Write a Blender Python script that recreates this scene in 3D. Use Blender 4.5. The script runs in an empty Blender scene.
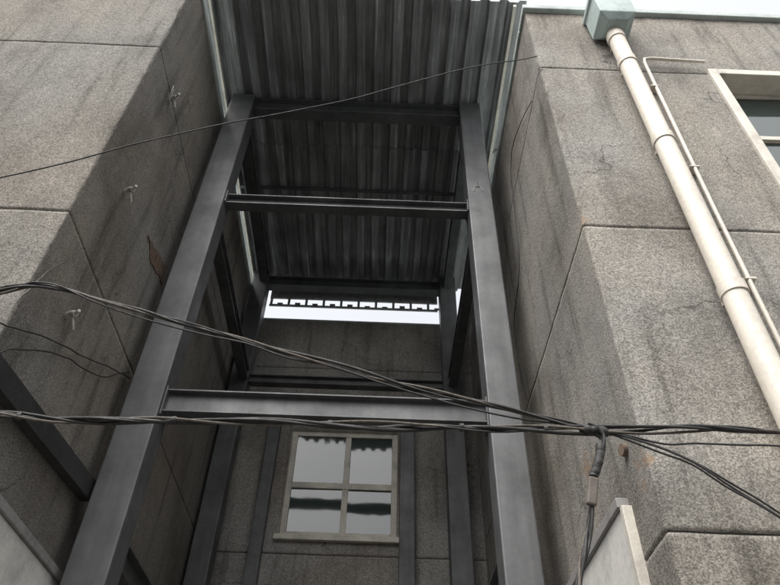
import bpy, bmesh, math, random
from mathutils import Vector, Matrix, noise
random.seed(7)
S=bpy.context.scene
C=S.collection

# ---------------------------------------------------------------- helpers
def empty(name, loc=(0,0,0)):
    e=bpy.data.objects.new(name,None); e.empty_display_size=.2; C.objects.link(e); e.location=loc; return e
def mesh_obj(name, verts, faces, mats, parent=None, midx=None, smooth=False):
    me=bpy.data.meshes.new(name); me.from_pydata([tuple(v) for v in verts],[],faces)
    for m in (mats if isinstance(mats,(list,tuple)) else [mats]): me.materials.append(m)
    if midx: me.polygons.foreach_set('material_index',midx)
    if smooth: me.polygons.foreach_set('use_smooth',[True]*len(me.polygons))
    me.update(); o=bpy.data.objects.new(name,me); C.objects.link(o)
    if parent: o.parent=parent
    return o
def boxes(name, lst, mat, parent=None, bevel=.004, rot=None):
    V=[];F=[]
    for x0,x1,y0,y1,z0,z1 in lst:
        b=len(V)
        V+= [(x0,y0,z0),(x1,y0,z0),(x1,y1,z0),(x0,y1,z0),(x0,y0,z1),(x1,y0,z1),(x1,y1,z1),(x0,y1,z1)]
        F+= [[b+i for i in f] for f in ((0,3,2,1),(4,5,6,7),(0,1,5,4),(1,2,6,5),(2,3,7,6),(3,0,4,7))]
    o=mesh_obj(name,V,F,mat,parent)
    if bevel:
        m=o.modifiers.new('bev','BEVEL'); m.width=bevel; m.segments=2; m.limit_method='ANGLE'
    return o
def tube(name, pts, r, mat, parent=None, smooth=True, cyclic=False, res=4):
    cu=bpy.data.curves.new(name,'CURVE'); cu.dimensions='3D'; cu.bevel_depth=r; cu.bevel_resolution=res; cu.use_fill_caps=True
    sp=cu.splines.new('BEZIER' if smooth else 'POLY')
    if smooth:
        sp.bezier_points.add(len(pts)-1)
        for p,q in zip(sp.bezier_points,pts): p.co=q; p.handle_left_type=p.handle_right_type='AUTO'
        sp.resolution_u=4 if len(pts)>20 else 10
    else:
        sp.points.add(len(pts)-1)
        for p,q in zip(sp.points,pts): p.co=(*q,1)
    cu.materials.append(mat)
    o=bpy.data.objects.new(name,cu); C.objects.link(o)
    dg=bpy.context.evaluated_depsgraph_get(); me=bpy.data.meshes.new_from_object(o.evaluated_get(dg))
    C.objects.unlink(o); bpy.data.objects.remove(o)
    me.polygons.foreach_set('use_smooth',[True]*len(me.polygons))
    m=bpy.data.objects.new(name,me); C.objects.link(m)
    if parent: m.parent=parent
    return m

# ---------------------------------------------------------------- materials
def newmat(name):
    m=bpy.data.materials.new(name); m.use_nodes=True; nt=m.node_tree
    return m,nt,nt.nodes['Principled BSDF']
def N(nt,t,**k):
    n=nt.nodes.new(t)
    for a,b in k.items():
        if a in n.inputs: n.inputs[a].default_value=b
        else: setattr(n,a,b)
    return n
def coords(nt,scale=(1,1,1)):
    tc=N(nt,'ShaderNodeTexCoord'); mp=N(nt,'ShaderNodeMapping'); mp.inputs['Scale'].default_value=scale
    nt.links.new(tc.outputs['Object'],mp.inputs['Vector']); return mp.outputs['Vector']
def noisen(nt,vec,scale,detail=4,rough=.6):
    n=N(nt,'ShaderNodeTexNoise'); n.inputs['Scale'].default_value=scale; n.inputs['Detail'].default_value=detail; n.inputs['Roughness'].default_value=rough
    nt.links.new(vec,n.inputs['Vector']); return n.outputs['Fac']
def ramp(nt,fac,stops):
    r=N(nt,'ShaderNodeValToRGB'); cr=r.color_ramp
    while len(cr.elements)<len(stops): cr.elements.new(.5)
    for e,(p,c) in zip(cr.elements,stops): e.position=p; e.color=(c,c,c,1) if not isinstance(c,tuple) else (*c,1)
    nt.links.new(fac,r.inputs['Fac']); return r.outputs['Color']
def mixc(nt,a,b,fac,mode='MULTIPLY'):
    m=N(nt,'ShaderNodeMix'); m.data_type='RGBA'; m.blend_type=mode
    for s,v in ((6,a),(7,b)):
        if isinstance(v,tuple): m.inputs[s].default_value=(*v,1)
        else: nt.links.new(v,m.inputs[s])
    if isinstance(fac,(int,float)): m.inputs[0].default_value=fac
    else: nt.links.new(fac,m.inputs[0])
    return m.outputs[2]
def bump(nt,h,strength,dist,bsdf,prev=None):
    b=N(nt,'ShaderNodeBump'); b.inputs['Strength'].default_value=strength; b.inputs['Distance'].default_value=dist
    nt.links.new(h,b.inputs['Height'])
    if prev: nt.links.new(prev,b.inputs['Normal'])
    if bsdf: nt.links.new(b.outputs['Normal'],bsdf.inputs['Normal'])
    return b.outputs['Normal']

def roughcast(name, col, dark=.6, rust=None):
    m,nt,b=newmat(name); v=coords(nt)
    fine=noisen(nt,v,85,2,.75); mid=noisen(nt,v,24,3,.65); big=noisen(nt,v,.9,5,.62)
    vs=coords(nt,(3.2,3.2,.28)); streak=noisen(nt,vs,1.6,5,.6)
    hue=noisen(nt,v,.55,3,.5)
    c=mixc(nt,col,ramp(nt,fine,[(.36,.50),(.5,.98),(.66,1.5)]),.9)
    c=mixc(nt,c,ramp(nt,mid,[(.3,.72),(.55,1.05),(.75,1.22)]),.6)
    c=mixc(nt,c,ramp(nt,big,[(.3,(dark,dark*.98,dark*.95)),(.52,1.0),(.75,(1.18,1.17,1.13))]),.9)
    c=mixc(nt,c,ramp(nt,streak,[(.30,(.42,.41,.40)),(.45,.92),(.8,1.14)]),.85)
    c=mixc(nt,c,ramp(nt,hue,[(.35,(1.03,.99,.93)),(.65,(.97,1.0,1.02))]),.8)
    # hairline cracks: distorted voronoi borders, present only here and there
    tc=N(nt,'ShaderNodeTexCoord')
    wn=N(nt,'ShaderNodeTexNoise'); wn.inputs['Scale'].default_value=2.2; wn.inputs['Detail'].default_value=4; nt.links.new(v,wn.inputs['Vector'])
    wv=N(nt,'ShaderNodeVectorMath'); wv.operation='MULTIPLY_ADD'; nt.links.new(wn.outputs['Color'],wv.inputs[0]); wv.inputs[1].default_value=(.7,.7,.7); nt.links.new(v,wv.inputs[2])
    vo=N(nt,'ShaderNodeTexVoronoi'); vo.feature='DISTANCE_TO_EDGE'; vo.inputs['Scale'].default_value=.55; nt.links.new(wv.outputs[0],vo.inputs['Vector'])
    ck=ramp(nt,vo.outputs['Distance'],[(0.0,1.0),(.006,0.0)])
    mk=ramp(nt,noisen(nt,coords(nt,(1,1.1,.9)),.8,2,.5),[(.50,0.0),(.58,.8)])
    f=mixc(nt,ck,mk,1.0)
    c=mixc(nt,c,(.06,.055,.05),f,'MIX')
    if rust:
        for (p,rad) in rust:
            d=N(nt,'ShaderNodeVectorMath'); d.operation='DISTANCE'; d.inputs[1].default_value=p; nt.links.new(tc.outputs['Object'],d.inputs[0])
            a=N(nt,'ShaderNodeMath'); a.operation='MULTIPLY_ADD'; nt.links.new(noisen(nt,v,6,6,.7),a.inputs[0]); a.inputs[1].default_value=rad*2.6; nt.links.new(d.outputs['Value'],a.inputs[2])
            f=ramp(nt,a.outputs[0],[(rad*1.50,.8),(rad*1.72,0.0)])
            c=mixc(nt,c,(.27,.19,.13),f,'MIX')
    nt.links.new(c,b.inputs['Base Color']); b.inputs['Roughness'].default_value=.95
    b.inputs['Specular IOR Level'].default_value=.2
    n1=bump(nt,mid,.5,.012,None); bump(nt,fine,.8,.006,b,n1)
    return m
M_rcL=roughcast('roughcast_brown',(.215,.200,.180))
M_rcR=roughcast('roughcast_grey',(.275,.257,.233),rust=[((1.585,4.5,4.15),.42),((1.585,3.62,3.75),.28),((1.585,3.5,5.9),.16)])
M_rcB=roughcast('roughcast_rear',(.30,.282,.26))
def simple(name,col,rough=.8,var=.35,scale=6,bs=.2,spec=.5,metal=0,streak=False):
    m,nt,b=newmat(name); v=coords(nt,(1,1,.25) if streak else (1,1,1))
    n=noisen(nt,v,scale,6,.65); f=noisen(nt,coords(nt),scale*12,3,.6)
    c=mixc(nt,col,ramp(nt,n,[(.28,1-var),(.5,1.0),(.75,1+var*.5)]),1.0)
    c=mixc(nt,c,ramp(nt,f,[(.3,.8),(.5,1.0),(.7,1.15)]),.5)
    nt.links.new(c,b.inputs['Base Color'])
    rr=ramp(nt,n,[(.3,min(1,rough+.15)),(.7,max(0,rough-.12))]); nt.links.new(rr,b.inputs['Roughness'])
    b.inputs['Specular IOR Level'].default_value=spec; b.inputs['Metallic'].default_value=metal
    if bs: bump(nt,f,bs,.004,b)
    return m
M_groove=simple('groove_mortar',(.06,.056,.052),.95,.5,8)
M_cop=simple('coping_cement',(.42,.46,.44),.9,.35,3,.3)
M_white=simple('white_plaster',(.62,.60,.56),.85,.4,2.0,.3)
M_cream=simple('cream_paint',(.58,.54,.47),.6,.35,4,.15)
M_pvc=simple('pvc_cream',(.70,.64,.55),.42,.3,2.2,.03,streak=True)
M_pvc2=simple('pvc_pipe_fitting',(.60,.54,.46),.45,.35,4,.05)
M_teal=simple('hopper_paint',(.36,.43,.41),.6,.3,4,.1)
M_cable=simple('cable_rubber',(.022,.021,.02),.65,.4,20,.1)
M_cable2=simple('cable_dusty',(.10,.085,.07),.8,.5,30,.1)
M_cord=simple('cord_white',(.45,.43,.39),.7,.3,20,.1)
M_brick=simple('exposed_mortar',(.30,.225,.155),.95,.6,16,.9)
M_rustw=simple('rusty_timber',(.13,.085,.06),.9,.6,18,.7)
M_asph=simple('asphalt',(.05,.05,.05),.95,.3,3,.5)
M_pave=simple('paving',(.22,.21,.2),.9,.3,2,.3)
M_opp=simple('opposite_render',(.62,.67,.67),.9,.12,.6,.1)
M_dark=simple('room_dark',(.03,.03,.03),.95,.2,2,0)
M_chalk=simple('chalk',(.3,.3,.29),.95,.3,30,0)
M_galv=simple('galvanised_strip',(.38,.38,.37),.5,.4,8,.1,metal=.3)
def steel(name,col):
    m,nt,b=newmat(name); v=coords(nt); vs=coords(nt,(6,6,.5))
    n=noisen(nt,v,2.3,7,.65); s=noisen(nt,vs,1.8,5,.6); f=noisen(nt,v,40,3,.6)
    c=mixc(nt,col,ramp(nt,n,[(.3,.6),(.5,1.0),(.75,1.5)]),.9)
    c=mixc(nt,c,ramp(nt,s,[(.3,.7),(.55,1.0),(.8,1.4)]),.7)
    c=mixc(nt,c,(.17,.15,.125),ramp(nt,noisen(nt,v,7,8,.75),[(.58,0.0),(.74,.6)]),'MIX')
    nt.links.new(c,b.inputs['Base Color']); nt.links.new(ramp(nt,n,[(.3,.58),(.7,.38)]),b.inputs['Roughness'])
    bump(nt,f,.12,.003,b); return m
M_steel=steel('steel_primer',(.088,.089,.091))
M_black=steel('steel_black',(.03,.03,.03))
def deckmat():
    m,nt,b=newmat('deck_galvanised'); v=coords(nt,(7,.30,4)); s=noisen(nt,v,2.0,7,.75); n=noisen(nt,coords(nt),1.3,5,.6)
    c=mixc(nt,(.30,.307,.307),ramp(nt,s,[(.3,.3),(.5,.8),(.58,1.1),(.68,2.2)]),.9)
    c=mixc(nt,c,ramp(nt,n,[(.3,.6),(.6,1.15)]),.8)
    nt.links.new(c,b.inputs['Base Color']); b.inputs['Metallic'].default_value=.25; b.inputs['Roughness'].default_value=.42
    return m
M_deck=deckmat()
def glassmat(name,ior):
    m,nt,b=newmat(name); b.inputs['Base Color'].default_value=(.035,.05,.045,1); b.inputs['Roughness'].default_value=.04
    b.inputs['IOR'].default_value=ior
    bump(nt,noisen(nt,coords(nt),1.7,2,.5),.05,.05,b); return m
M_glass=glassmat('window_glass',1.75)

# ---------------------------------------------------------------- gridded wall sheet
def levels(a,b,step,marks):
    g=.0075; e=.004
    pts=[(a,0.),(b,0.)]
    for j in marks:
        if a<j<b: pts+=[(j-g-.03,0.),(j-g-e,0.),(j-g+.001,1.),(j+g-.001,1.),(j+g+e,0.),(j+g+.03,0.)]
    pts.sort(); out=[]
    for (p,i),(q,k) in zip(pts,pts[1:]):
        out.append((p,i))
        n=int((q-p)/step)
        for t in range(1,n): out.append((p+(q-p)*t/n,0.))
    out.append(pts[-1]); return out
def wall_sheet(name, path, z0, z1, jz, js, mats, parent, hole=None, step=.06, amp=.004):
    segs=[]; L=0
    for (p,q,n) in path:
        l=(Vector(q)-Vector(p)).length; segs.append((L,L+l,Vector(p),Vector(q),Vector(n))); L+=l
    sl=levels(0,L,step,list(js))
    corners=[s[1] for s in segs[:-1]]
    add=[]
    for c in corners: add+=[c-.03,c-.010,c,c+.010,c+.03]
    if hole: add+= [hole[0],hole[1]]
    sl=[p for p in sl if all(abs(p[0]-c)>.04 for c in corners)]
    for a in add:
        if min(abs(a-p) for p,_ in sl)>1e-4: sl.append((a,0.))
    sl.sort()
    zl=levels(z0,z1,step,jz)
    if hole:
        for a in hole[2:]:
            if min(abs(a-p) for p,_ in zl)>1e-4: zl.append((a,0.))
        zl.sort()
    V=[];F=[];MI=[]
    depth=.013
    def pos(s):
        for i,(a,b,p,q,n) in enumerate(segs):
            if s<=b+1e-6 or i==len(segs)-1:
                t=(s-a)/(b-a); P=p.lerp(q,t); nn=n.copy()
                if i+1<len(segs) and abs(s-b)<1e-4:
                    nn=(n+segs[i+1][4]); return P-nn*.0035, nn
                return P,nn
    for s,gs in sl:
        P,nn=pos(s)
        nearc=min([abs(s-c) for c in corners] or [9])
        for z,gz in zl:
            g=max(gs,gz)
            w=Vector((P.x,P.y,z))
            d=noise.noise(w*7.0)*amp+noise.noise(w*23.0)*amp*.7+noise.noise(w*.9)*amp*1.0
            if nearc<.04: d-=(max(0,noise.noise(Vector((z*9,3,7)))-.15)*.07+max(0,noise.noise(Vector((z*31,5,2))))*.014)*(1 if nearc<.02 else .35)
            q=Vector((P.x,P.y))+nn*(d-g*depth)
            V.append((q.x,q.y,z+noise.noise(w*5+Vector((9,3,1)))*.004))
    nz=len(zl)
    for i in range(len(sl)-1):
        for j in range(nz-1):
            sm=(sl[i][0]+sl[i+1][0])/2; zm=(zl[j][0]+zl[j+1][0])/2
            if hole and hole[0]<sm<hole[1] and hole[2]<zm<hole[3]: continue
            F.append((i*nz+j,(i+1)*nz+j,(i+1)*nz+j+1,i*nz+j+1))
            g=(sl[i][1] and sl[i+1][1]) or (zl[j][1] and zl[j+1][1]); MI.append(1 if g else 0)
    return mesh_obj(name,V,F,mats,parent,MI,smooth=True)

XL=-2.53; XR=1.585; YF=3.5; YB=9.5; TL=10.45; TR=9.83; YE=YB+.4
bld=empty('apartment_building')
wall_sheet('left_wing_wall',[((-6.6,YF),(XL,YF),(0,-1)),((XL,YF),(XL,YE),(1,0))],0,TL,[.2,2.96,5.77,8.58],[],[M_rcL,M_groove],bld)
wx0,wx1,wz0,wz1=3.50,5.4,6.2,8.42
LR=YE-YF
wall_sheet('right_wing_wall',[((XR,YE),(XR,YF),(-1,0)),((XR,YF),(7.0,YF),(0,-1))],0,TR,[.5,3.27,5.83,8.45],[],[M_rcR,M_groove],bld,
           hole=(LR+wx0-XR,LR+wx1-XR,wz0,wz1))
rx0,rx1,rz0,rz1=-1.40,.31,5.87,7.66
ZW=10.0
wall_sheet('rear_wall',[((XL-.1,YB),(XR+.1,YB),(0,-1))],0,ZW,[2.9,5.6,8.9],[],[M_rcB,M_groove],bld,
           hole=(rx0-XL+.1,rx1-XL+.1,rz0,rz1),step=.08)
boxes('wall_cores',[(-6.6,XL-.06,YE-.1,YE,0,TL-.02),(-6.7,-6.6,YF,YE,0,TL),(XR+.06,7,YE-.1,YE,0,TR-.02),(7,7.1,YF,YE,0,TR)],M_rcL,bld,0)
boxes('roof_slab',[(-6.6,XL-.08,YF+.1,YE,TL-.15,TL-.04),(XR+.08,7,YF+.1,YE,TR-.15,TR-.04)],M_cop,bld,0)
boxes('coping',[(-6.7,XL+.03,YF-.06,YF+.25,TL,TL+.10),(XL-.25,XL+.03,YF+.253,YE,TL,TL+.10),
                (XR-.03,7.1,YF-.06,YF+.25,TR,TR+.10),(XR-.03,XR+.25,YF+.253,YE,TR,TR+.10)],M_cop,bld,.012)
boxes('rear_wall_cap',[(XL+.02,XR-.02,YB-.01,YB+.25,ZW+.001,ZW+.04)],M_cop,bld,.01)
boxes('rear_wall_back',[(XL-.1,XR+.1,YB+.25,YB+.3,0,5.5),(XL-.1,XR+.1,YB+.25,YB+.3,7.9,ZW),(XL-.1,rx0-.2,YB+.25,YB+.3,5.5,7.9),(rx1+.2,XR+.1,YB+.25,YB+.3,5.5,7.9)],M_rcB,bld,0)
def sidepanel(nm,x0,x1):
    boxes(nm,[(x0,x1,3.95,YB-.02,0,3.62)],M_white,bld,.006)
sidepanel('white_panel_a',XL-.03,XL+.05); sidepanel('white_panel_b',XR-.05,XR+.03)
boxes('panel_trim',[(XL-.03,XL+.075,3.94,YB-.02,3.623,3.69),(XR-.075,XR+.03,3.94,YB-.02,3.623,3.69)],simple('trim_grey',(.25,.24,.23),.8,.3,5,.2),bld,.006)
boxes('panel_edge_strip',[(XL-.03,XL+.062,3.90,3.947,0,3.62),(XR-.062,XR+.03,3.90,3.947,0,3.62)],M_cream,bld,.006)

def window(nm,x0,x1,z0,z1,yface,mull,trans,reveal,fw,matf,y_room):
    w=empty(nm); w.parent=bld
    yf=yface+reveal
    boxes(nm+'_reveal',[(x0-.03,x0+.002,yface+.012,y_room,z0-.03,z1+.03),(x1-.002,x1+.03,yface+.012,y_room,z0-.03,z1+.03),
        (x0+.002,x1-.002,yface+.012,y_room,z1-.002,z1+.03),(x0+.002,x1-.002,yface+.012,y_room,z0-.03,z0+.002)],M_cream,w,0)
    L=[(x0+.004,x0+fw,yf,yf+.07,z0+.004,z1-.004),(x1-fw,x1-.004,yf,yf+.07,z0+.004,z1-.004),
       (x0+fw,x1-fw,yf,yf+.07,z1-fw,z1-.004),(x0+fw,x1-fw,yf,yf+.07,z0+.004,z0+fw)]
    for t in trans: L.append((x0+fw,x1-fw,yf-.006,yf+.066,t-fw*.55,t+fw*.55))
    zs=[z0+fw]+[t for t in trans]+[z1-fw]
    for a,b in zip(zs,zs[1:]):
        aa=a+(fw*.55 if a in trans else 0); bb=b-(fw*.55 if b in trans else 0)
        for mx in mull: L.append((mx-fw*.5,mx+fw*.5,yf+.003,yf+.063,aa,bb))
    boxes(nm+'_frame',L,matf,w,.006)
    xs=[x0+fw*.5]+list(mull)+[x1-fw*.5]; zz=[z0+fw*.5]+list(trans)+[z1-fw*.5]
    k=0
    for a,b in zip(xs,xs[1:]):
        for c,d in zip(zz,zz[1:]):
            t=random.uniform(-.012,.012); t2=random.uniform(-.012,.012); y=yf+.033
            mesh_obj(nm+'_glass_%d'%k,[(a,y-t,c),(b,y+t,c+0),(b,y+t+t2,d),(a,y-t+t2,d)],[(0,1,2,3)],M_glass,w); k+=1
    return w
w1=window('rear_window',rx0,rx1,rz0,rz1,YB,[-.485],[6.70],.06,.09,M_cream,YB+.24)
boxes('rear_window_sill',[(rx0-.06,rx1+.06,YB-.07,YB+.05,rz0-.085,rz0-.004)],M_cream,w1,.008)
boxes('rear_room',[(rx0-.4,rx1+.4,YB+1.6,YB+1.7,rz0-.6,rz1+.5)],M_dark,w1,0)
w2=window('front_window',wx0,wx1,wz0,wz1,YF,[4.55],[7.55],.20,.06,M_cream,YF+.3)
s=.10
boxes('front_window_surround',[(wx0-s,wx0+.003,YF-.035,YF+.1,wz0-s,wz1+s),(wx1-.003,wx1+s,YF-.035,YF+.1,wz0-s,wz1+s),
    (wx0+.003,wx1-.003,YF-.035,YF+.1,wz1-.003,wz1+s),(wx0+.003,wx1-.003,YF-.035,YF+.1,wz0-s,wz0+.003)],M_cream,w2,.01)
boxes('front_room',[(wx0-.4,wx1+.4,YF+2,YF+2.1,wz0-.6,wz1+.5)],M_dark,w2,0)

# ---------------------------------------------------------------- steel frame
fr=empty('steel_frame')
ZT=10.80
RC0,RC1=9.0,9.28
cols=[(-2.38,-2.04,5.3,5.6),(1.02,1.33,5.3,5.6),(-2.47,-2.18,RC0,RC1),(1.03,1.33,RC0,RC1)]
def col(nm,x0,x1,y0,y1,z0,z1):
    boxes(nm,[(x0,x1,y0,y1,z0,z1)],M_steel,fr,.014)
for i,(a,b,c,d) in enumerate(cols): col('column_%d'%(i+1),a,b,c,d,0,ZT)
def ibx(nm,x0,x1,yc,w,z0,z1,t=.016):
    boxes(nm,[(x0,x1,yc-w/2,yc+w/2,z1-t,z1),(x0,x1,yc-w/2,yc+w/2,z0,z0+t),(x0,x1,yc-.006,yc+.006,z0+t,z1-t)],M_steel,fr,.002)
def iby(nm,y0,y1,xc,w,z0,z1,t=.016):
    boxes(nm,[(xc-w/2,xc+w/2,y0,y1,z1-t,z1),(xc-w/2,xc+w/2,y0,y1,z0,z0+t),(xc-.006,xc+.006,y0,y1,z0+t,z1-t)],M_steel,fr,.002)
ibx('head_beam',-2.04,1.02,5.45,.18,10.5,ZT)
ibx('mid_beam',-2.04,1.02,5.45,.14,8.30,8.47)
ibx('low_beam',-2.04,1.02,5.42,.13,5.16,5.41)
ibx('ground_beam',-2.04,1.02,5.45,.18,2.3,2.55)
ibx('rear_mid_beam',-2.18,1.03,9.15,.14,8.26,8.42)
ibx('rear_low_beam',-2.18,1.03,9.15,.18,3.9,4.12)
ibx('rear_head_beam',-2.18,1.03,9.15,.18,10.50,10.72)
for i,xc in enumerate((-2.25,1.18)):
    for j,(a,b) in enumerate(((10.5,10.72),(8.24,8.44),(3.9,4.14))):
        iby('side_beam_%d_%d'%(i,j),5.6,RC0,xc,.15,a,b)
vb=[]
for (y,zl,zh) in ((3.10,4.06,4.23),(5.42,4.27,4.44)):
    vb+=[(-2.5,y,zl),(-2.41,y,zl),(-2.41,y,zh),(-2.5,y,zh)]
wb=mesh_obj('wall_beam',vb,[(0,1,2,3),(7,6,5,4),(0,4,5,1),(1,5,6,2),(2,6,7,3),(3,7,4,0)],M_black,fr)
boxes('guide_rail',[(-1.76,-1.58,9.30,9.42,0,8.2),(.34,.56,9.30,9.42,0,8.2)],M_steel,fr,.006)
L=[]
for z0,z1 in ((8.28,8.49),(5.12,5.44)):
    L+=[(-2.04,-2.025,5.34,5.54,z0,z1),(1.005,1.02,5.34,5.54,z0,z1)]
boxes('end_plates',L,M_steel,fr,.002)
L=[(-2.16,1.02,9.40,9.43,10.275,10.315),(-2.16,1.02,9.40,9.43,10.47,10.74)]
x=-2.15; random.seed(3)
while x<1.0:
    L.append((x,x+.045,9.402,9.428,10.315,10.47)); x+=.14
    h=random.uniform(.03,.07); L.append((x,x+.10,9.402,9.428,10.315,10.315+h)); x+=.19
boxes('slotted_angle',L,M_galv,fr,0)
tube('chalk_mark',[(1.10,5.297,8.60),(1.155,5.297,8.85),(1.21,5.297,8.6)],.007,M_chalk,fr,False)
tube('chalk_mark_bar',[(1.125,5.297,8.70),(1.19,5.297,8.71)],.007,M_chalk,fr,False)

# ---------------------------------------------------------------- corrugated roof
def deck(nm,x0,x1,y0,y1,z,pitch=.26,dep=.065):
    prof=[]; x=x0
    while x<x1:
        prof+=[(x,z),(x+pitch*.42,z),(x+pitch*.52,z+dep),(x+pitch*.90,z+dep)]; x+=pitch
    V=[];F=[]; ys=[y0+(y1-y0)*i/10 for i in range(11)]
    for y in ys:
        for (a,b) in prof: V.append((a+noise.noise(Vector((a*3,y,4)))*.01,y,b+noise.noise(Vector((a*2,y*2,0)))*.012))
    n=len(prof)
    for j in range(len(ys)-1):
        for i in range(n-1): F.append((j*n+i,j*n+i+1,(j+1)*n+i+1,(j+1)*n+i))
    o=mesh_obj(nm,V,F,M_deck,roof); m=o.modifiers.new('s','SOLIDIFY'); m.thickness=.003; return o
roof=empty('corrugated_roof')
deck('deck_sheet_1',-2.6,1.62,3.80,6.3,10.85)
deck('deck_sheet_2',-2.6,1.62,6.2,9.39,10.82)
boxes('roof_edge_angle',[(-2.52,-2.49,3.82,9.38,10.76,10.82),(1.60,1.64,3.82,9.38,10.76,10.82)],M_cream,roof,.003)
boxes('roof_purlin',[(-2.5,1.6,7.0,7.05,10.76,10.80)],M_steel,roof,.003)

# ---------------------------------------------------------------- drain pipe
dp=empty('drain_pipe')
tube('pipe',[(2.47,3.36,9.2),(2.46,3.36,0.1)],.088,M_pvc,dp,False,res=8)
for z in (8.9,8.35,6.9,5.0,3.2):
    tube('collar_%d'%int(z*10),[(2.468,3.36,z-.05),(2.468,3.36,z+.05)],.099,M_pvc2,dp,False,res=8)
    boxes('clip_%d'%int(z*10),[(2.44,2.50,3.43,3.51,z-.02,z+.02)],M_pvc2,dp,.003)
hv=[];hx,hy=2.47,3.30
for (w,d,z) in ((.11,.11,9.02),(.20,.17,9.10),(.21,.17,9.50),(.235,.185,9.51),(.235,.185,9.58)):
    hv+=[(hx-w,hy-d,z),(hx+w,hy-d,z),(hx+w,hy+d,z),(hx-w,hy+d,z)]
hf=[(3,2,1,0)]
for k in range(4):
    for i in range(4):
        j=(i+1)%4; hf.append((k*4+i,k*4+j,k*4+4+j,k*4+4+i))
hf.append((16,17,18,19))
h=mesh_obj('hopper',hv,hf,M_teal,dp); m=h.modifiers.new('b','BEVEL'); m.width=.008; m.segments=2
cp=empty('conduit_pipe')
tube('conduit',[(3.38,3.43,8.59),(2.80,3.43,8.62),(2.73,3.43,8.60),(2.71,3.43,8.52),(2.68,3.43,6),(2.66,3.43,.2)],.018,M_pvc,cp,False,res=5)
for z in (8.0,6.6,5.2,3.8): boxes('saddle_%d'%int(z*10),[(2.645,2.73,3.41,3.50,z-.010,z+.010)],M_pvc2,cp,.003)

# ---------------------------------------------------------------- cables
def wob(pts,amp,seed,n=60,fr_=9):
    P=[Vector(p) for p in pts]; out=[]
    L=[0]
    for a,b in zip(P,P[1:]): L.append(L[-1]+(b-a).length)
    def cr(t):
        s=t*L[-1]
        for i in range(len(P)-1):
            if s<=L[i+1]+1e-6:
                u=(s-L[i])/(L[i+1]-L[i]); p0=P[max(i-1,0)];p1=P[i];p2=P[i+1];p3=P[min(i+2,len(P)-1)]
                return .5*((2*p1)+(p2-p0)*u+(2*p0-5*p1+4*p2-p3)*u*u+(3*p1-p0-3*p2+p3)*u**3)
    for k in range(n+1):
        t=k/n; q=cr(t); ph=seed*2.1+t*fr_*L[-1]*.6+noise.noise(Vector((t*6,seed,0)))*3
        o=Vector((0,math.cos(ph),math.sin(ph)))*amp+Vector((0,noise.noise(Vector((t*9,seed*3.3,1))),noise.noise(Vector((t*9,seed*3.3,7)))))*amp*1.3
        out.append(tuple(q+o))
    return out
A=[(-4.2,3.3,4.15),(-2.87,3.3,4.53),(-2.55,3.3,4.67),(-2.28,3.3,4.75),(-1.73,3.3,4.6),(-.51,3.3,4.23),(.41,3.3,3.97),(.93,3.3,3.85),(1.26,3.3,3.75)]
B=[(-4.0,3.3,3.80),(-2.49,3.3,3.74),(-2.15,3.3,3.735),(-1.8,3.3,3.71),(-1.3,3.3,3.72),(-.45,3.3,3.735),(.4,3.3,3.75),(1.27,3.3,3.765),(1.85,3.3,3.79),(2.72,3.3,3.8),(4.5,3.3,3.9)]
ca=empty('overhead_cable')
for i,(r,mt) in enumerate(((.009,M_cable),(.008,M_cable2),(.006,M_cable))):
    tube('strand_%d'%i,wob(A,.010,i,80),r,mt,ca,False,res=2)
A2=[(-4.2,3.32,4.95),(-2.87,3.31,4.66),(-2.5,3.3,4.74),(-2.28,3.3,4.76)]
tube('strand_3',wob(A2,.006,5,30),.008,M_cable,ca,False,res=2)
A3=[(-4.2,3.32,4.6),(-2.7,3.31,4.67),(-2.28,3.3,4.745),(-1.6,3.3,4.52),(-.3,3.3,4.14),(.6,3.3,3.88),(1.2,3.3,3.77)]
tube('strand_4',wob(A3,.012,8,60),.006,M_cable,ca,False,res=2)
cb=empty('overhead_cable')
for i,(r,mt) in enumerate(((.011,M_cable),(.009,M_cable),(.008,M_cable2),(.007,M_cable),(.006,M_cable))):
    BB=[(x,y,z+(i-2)*.007*math.sin(k*1.3+i)) for k,(x,y,z) in enumerate(B)]
    tube('strand_%d'%i,wob(BB,.014,i+10,90),r,mt,cb,False,res=2)
for k,x in enumerate((-2.03,-1.16,-.28,.47,.95)):
    z=3.72+ (x+2)*.012
    tube('tie_%d'%k,[(x-.012,3.3,z),(x+.012,3.3,z+.002)],.024,M_cable,cb,False,res=3)
cc=empty('overhead_cable')
tube('wire',wob([(-4.4,3.3,5.3),(-3.06,3.3,5.9),(-2.25,3.3,6.37),(-1.29,3.3,6.88),(-.39,3.3,7.29),(.68,3.3,7.95),(1.56,3.45,8.6)],.005,3,40,5),.006,M_cable,cc,True,res=2)
cd=empty('overhead_cable')
for i in range(3):
    tube('strand_%d'%i,wob([(1.27,3.3,3.77),(1.68,3.3,3.59+.02*i),(1.94,3.3,3.39+.03*i),(2.32,3.3,3.13),(3.4,3.3,2.4)],.007,i+20,40),.006,M_cable,cd,False,res=2)
tube('strand_4',wob([(1.2,3.3,3.78),(1.6,3.3,3.70),(2.1,3.3,3.70),(3.6,3.3,3.62)],.006,31,40),.006,M_cable,cd,False,res=2)
hg=empty('hanging_cable')
H=[(1.20,3.3,3.78),(1.27,3.3,3.72),(1.23,3.3,3.6),(1.16,3.3,3.45),(1.11,3.3,3.22),(1.03,3.3,3.0),(.97,3.3,2.81),(.8,3.3,2.1)]
for i in range(5):
    tube('strand_%d'%i,wob(H,.022,i+40,60,14),.0085,M_cable if i!=2 else M_cable2,hg,False,res=2)
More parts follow.
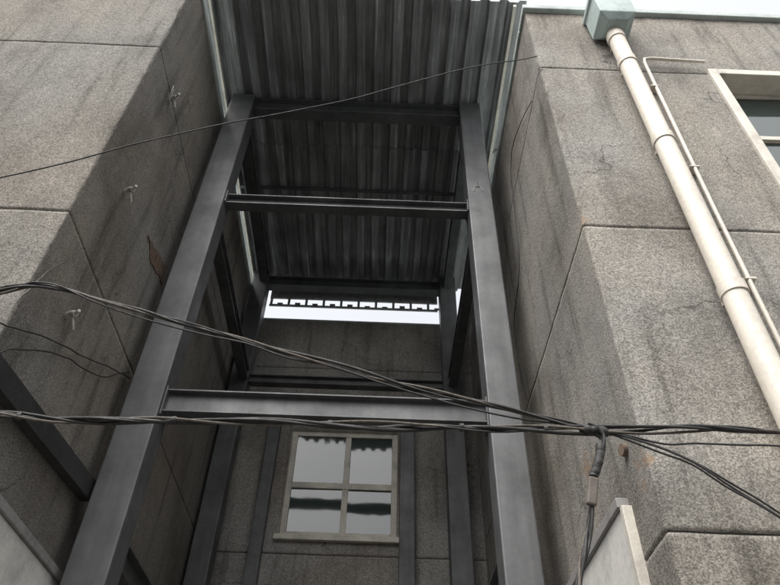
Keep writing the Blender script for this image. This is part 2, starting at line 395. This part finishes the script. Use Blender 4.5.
tube('splice_sleeve',wob([(1.245,3.29,3.66),(1.22,3.285,3.57),(1.165,3.29,3.46)],.006,3,12,30),.026,M_cable,hg,True,res=3)
tube('junction_tape',wob([(1.17,3.3,3.765),(1.25,3.295,3.765),(1.30,3.3,3.755)],.006,5,10,30),.028,M_cable,hg,True,res=3)
bx=boxes('splice_box',[(-.027,.027,-.018,.018,-.08,.08)],simple('box_brown',(.12,.10,.085),.7,.4,10,.2),hg,.01)
bx.location=(1.135,3.262,3.36); bx.rotation_euler=(math.radians(4),math.radians(14),0)
ww=empty('wall_wire')
tube('wire_1',wob([(-2.5,3.4,4.50),(-2.5,4.14,4.92),(-2.5,5.52,5.64)],.008,50,30),.006,M_cable,ww,False,res=2)
tube('wire_2',wob([(-2.5,3.45,4.2),(-2.5,3.67,4.5),(-2.5,4.2,4.87),(-2.5,4.92,5.22),(-2.5,5.47,5.68)],.01,52,30),.006,M_cable,ww,False,res=2)
tube('wire_3',wob([(-2.5,3.85,5.72),(-2.5,3.76,5.55),(-2.5,3.57,5.11),(-2.5,3.46,4.76)],.006,53,30),.005,M_cable2,ww,False,res=2)
wr=empty('wall_wire')
tube('wire_1',wob([(1.56,3.86,8.4),(1.56,4.72,8.93),(1.56,5.14,8.66),(1.56,5.37,7.41),(1.56,6.04,6.92),(1.56,5.92,5.83)],.012,60,50),.005,M_cable,wr,False,res=2)

# ---------------------------------------------------------------- small wall details
def blob_patch(nm,pts,nx,mat,parent,rag=.09):
    out=[]
    for i in range(len(pts)):
        a=Vector(pts[i]); b=Vector(pts[(i+1)%len(pts)])
        for k in range(8):
            p=a.lerp(b,k/8)
            p+=Vector((noise.noise(Vector((p.x*9,p.y*9,1)))+.5*noise.noise(Vector((p.x*25,p.y*25,1))),noise.noise(Vector((p.x*9,p.y*9,5)))+.5*noise.noise(Vector((p.x*25,p.y*25,5)))))*rag
            out.append(p)
    x0,x1=nx; n=len(out)
    V=[(x0,p.x,p.y) for p in out]+[(x1,p.x,p.y) for p in out]
    F=[tuple(range(n,2*n))]+[(i,(i+1)%n,n+(i+1)%n,n+i) for i in range(n)]
    return mesh_obj(nm,V,F,mat,parent)
blob_patch('broken_plaster_slot',[(4.81,6.98),(5.45,7.2),(5.55,6.98),(5.1,6.86)],(XL-.01,XL+.010),M_rustw,bld,.05)
tube('pipe_stub',[(XR+.05,3.78,3.93),(XR-.035,3.765,3.93)],.042,simple('stub_brown',(.14,.10,.075),.8,.4,10,.3),bld,False)
for i,(y,z) in enumerate(((4.1,8.5),(4.09,6.78),(4.1,5.18))):
    st=empty('foam_stub')
    t=[(XL-.02,y,z),(XL+.05,y-.03,z+.01),(XL+.10,y-.06,z-.02),(XL+.14,y-.10,z-.02)]
    tube('foam',t[:3],.024,M_cord,st,True,res=3)
    tube('foam_tip',t[2:],.013,M_cord,st,True,res=3)
    tube('foam_rag',[t[1],(XL+.08,y-.02,z-.06),(XL+.09,y+.02,z-.12)],.010,M_cord,st,True,res=3)
tube('string_loop',[(XL+.03,4.0,8.62),(XL+.08,3.93,8.5),(XL+.06,3.98,8.38),(XL+.02,4.07,8.45),(XL+.04,4.03,8.62)],.005,M_cord,bld,True,res=2)

# ---------------------------------------------------------------- surroundings
mesh_obj('ground',[(-300,-300,0),(300,-300,0),(300,300,0),(-300,300,0)],[(0,1,2,3)],M_asph)
boxes('pavement',[(-40,40,.8,3.47,-.1,.12)],M_pave,None,.01)
ob=empty('apartment_building')
YO=-13
boxes('facade',[(-22,22,YO-8,YO,0,12.9)],M_opp,ob,.02)
L=[];G=[]
for fl in range(4):
    for k in range(-6,7):
        x=k*3.3; z=1.0+fl*3.1
        G.append((x-.8,x+.8,YO+.004,YO+.03,z,z+1.6))
        L+=[(x-.88,x-.8,YO+.003,YO+.06,z-.08,z+1.68),(x+.8,x+.88,YO+.003,YO+.06,z-.08,z+1.68),(x-.8,x+.8,YO+.003,YO+.06,z+1.6,z+1.68),(x-.8,x+.8,YO+.003,YO+.06,z-.08,z),(x-.03,x+.03,YO+.031,YO+.058,z,z+1.6)]
boxes('windows',G,M_glass,ob,0); boxes('window_frames',L,M_cream,ob,0)
boxes('cornice',[(-22.3,22.3,YO-8,YO+.35,12.903,13.2)],M_cop,ob,.02)

# ---------------------------------------------------------------- world, sun, camera
W=bpy.data.worlds.new('World'); S.world=W; W.use_nodes=True; nt=W.node_tree
bg=nt.nodes['Background']; sky=nt.nodes.new('ShaderNodeTexSky'); sky.sky_type='NISHITA'; sky.sun_disc=False
el,rt=math.radians(58),math.radians(205)
sky.sun_elevation=el; sky.sun_rotation=rt; sky.dust_density=6; sky.air_density=1.2; sky.ozone_density=1
hs=nt.nodes.new('ShaderNodeHueSaturation'); hs.inputs['Saturation'].default_value=.15; hs.inputs['Value'].default_value=2.5
nt.links.new(sky.outputs[0],hs.inputs['Color']); nt.links.new(hs.outputs[0],bg.inputs['Color']); bg.inputs['Strength'].default_value=.15
sd=Vector((math.sin(rt)*math.cos(el),math.cos(rt)*math.cos(el),math.sin(el)))
sl=bpy.data.lights.new('sun','SUN'); sl.energy=.6; sl.angle=math.radians(30); sl.color=(1,.97,.92)
so=bpy.data.objects.new('sun',sl); C.objects.link(so); so.rotation_euler=sd.to_track_quat('Z','Y').to_euler(); so.location=(0,-5,20)

cam=bpy.data.cameras.new('camera'); co=bpy.data.objects.new('camera',cam); C.objects.link(co)
r=Vector((.9993,-.0317,.0205)); f=Vector((.0085,.7172,.6961)).normalized()
r=(r-f*r.dot(f)).normalized(); u=r.cross(f)
co.matrix_world=Matrix(((r.x,u.x,-f.x,0),(r.y,u.y,-f.y,0),(r.z,u.z,-f.z,1.6),(0,0,0,1)))
cam.sensor_width=36; cam.lens=36*678/780; cam.clip_start=.05; cam.clip_end=2000
S.camera=co
S.view_settings.view_transform='Standard'; S.view_settings.look='None'; S.view_settings.exposure=0
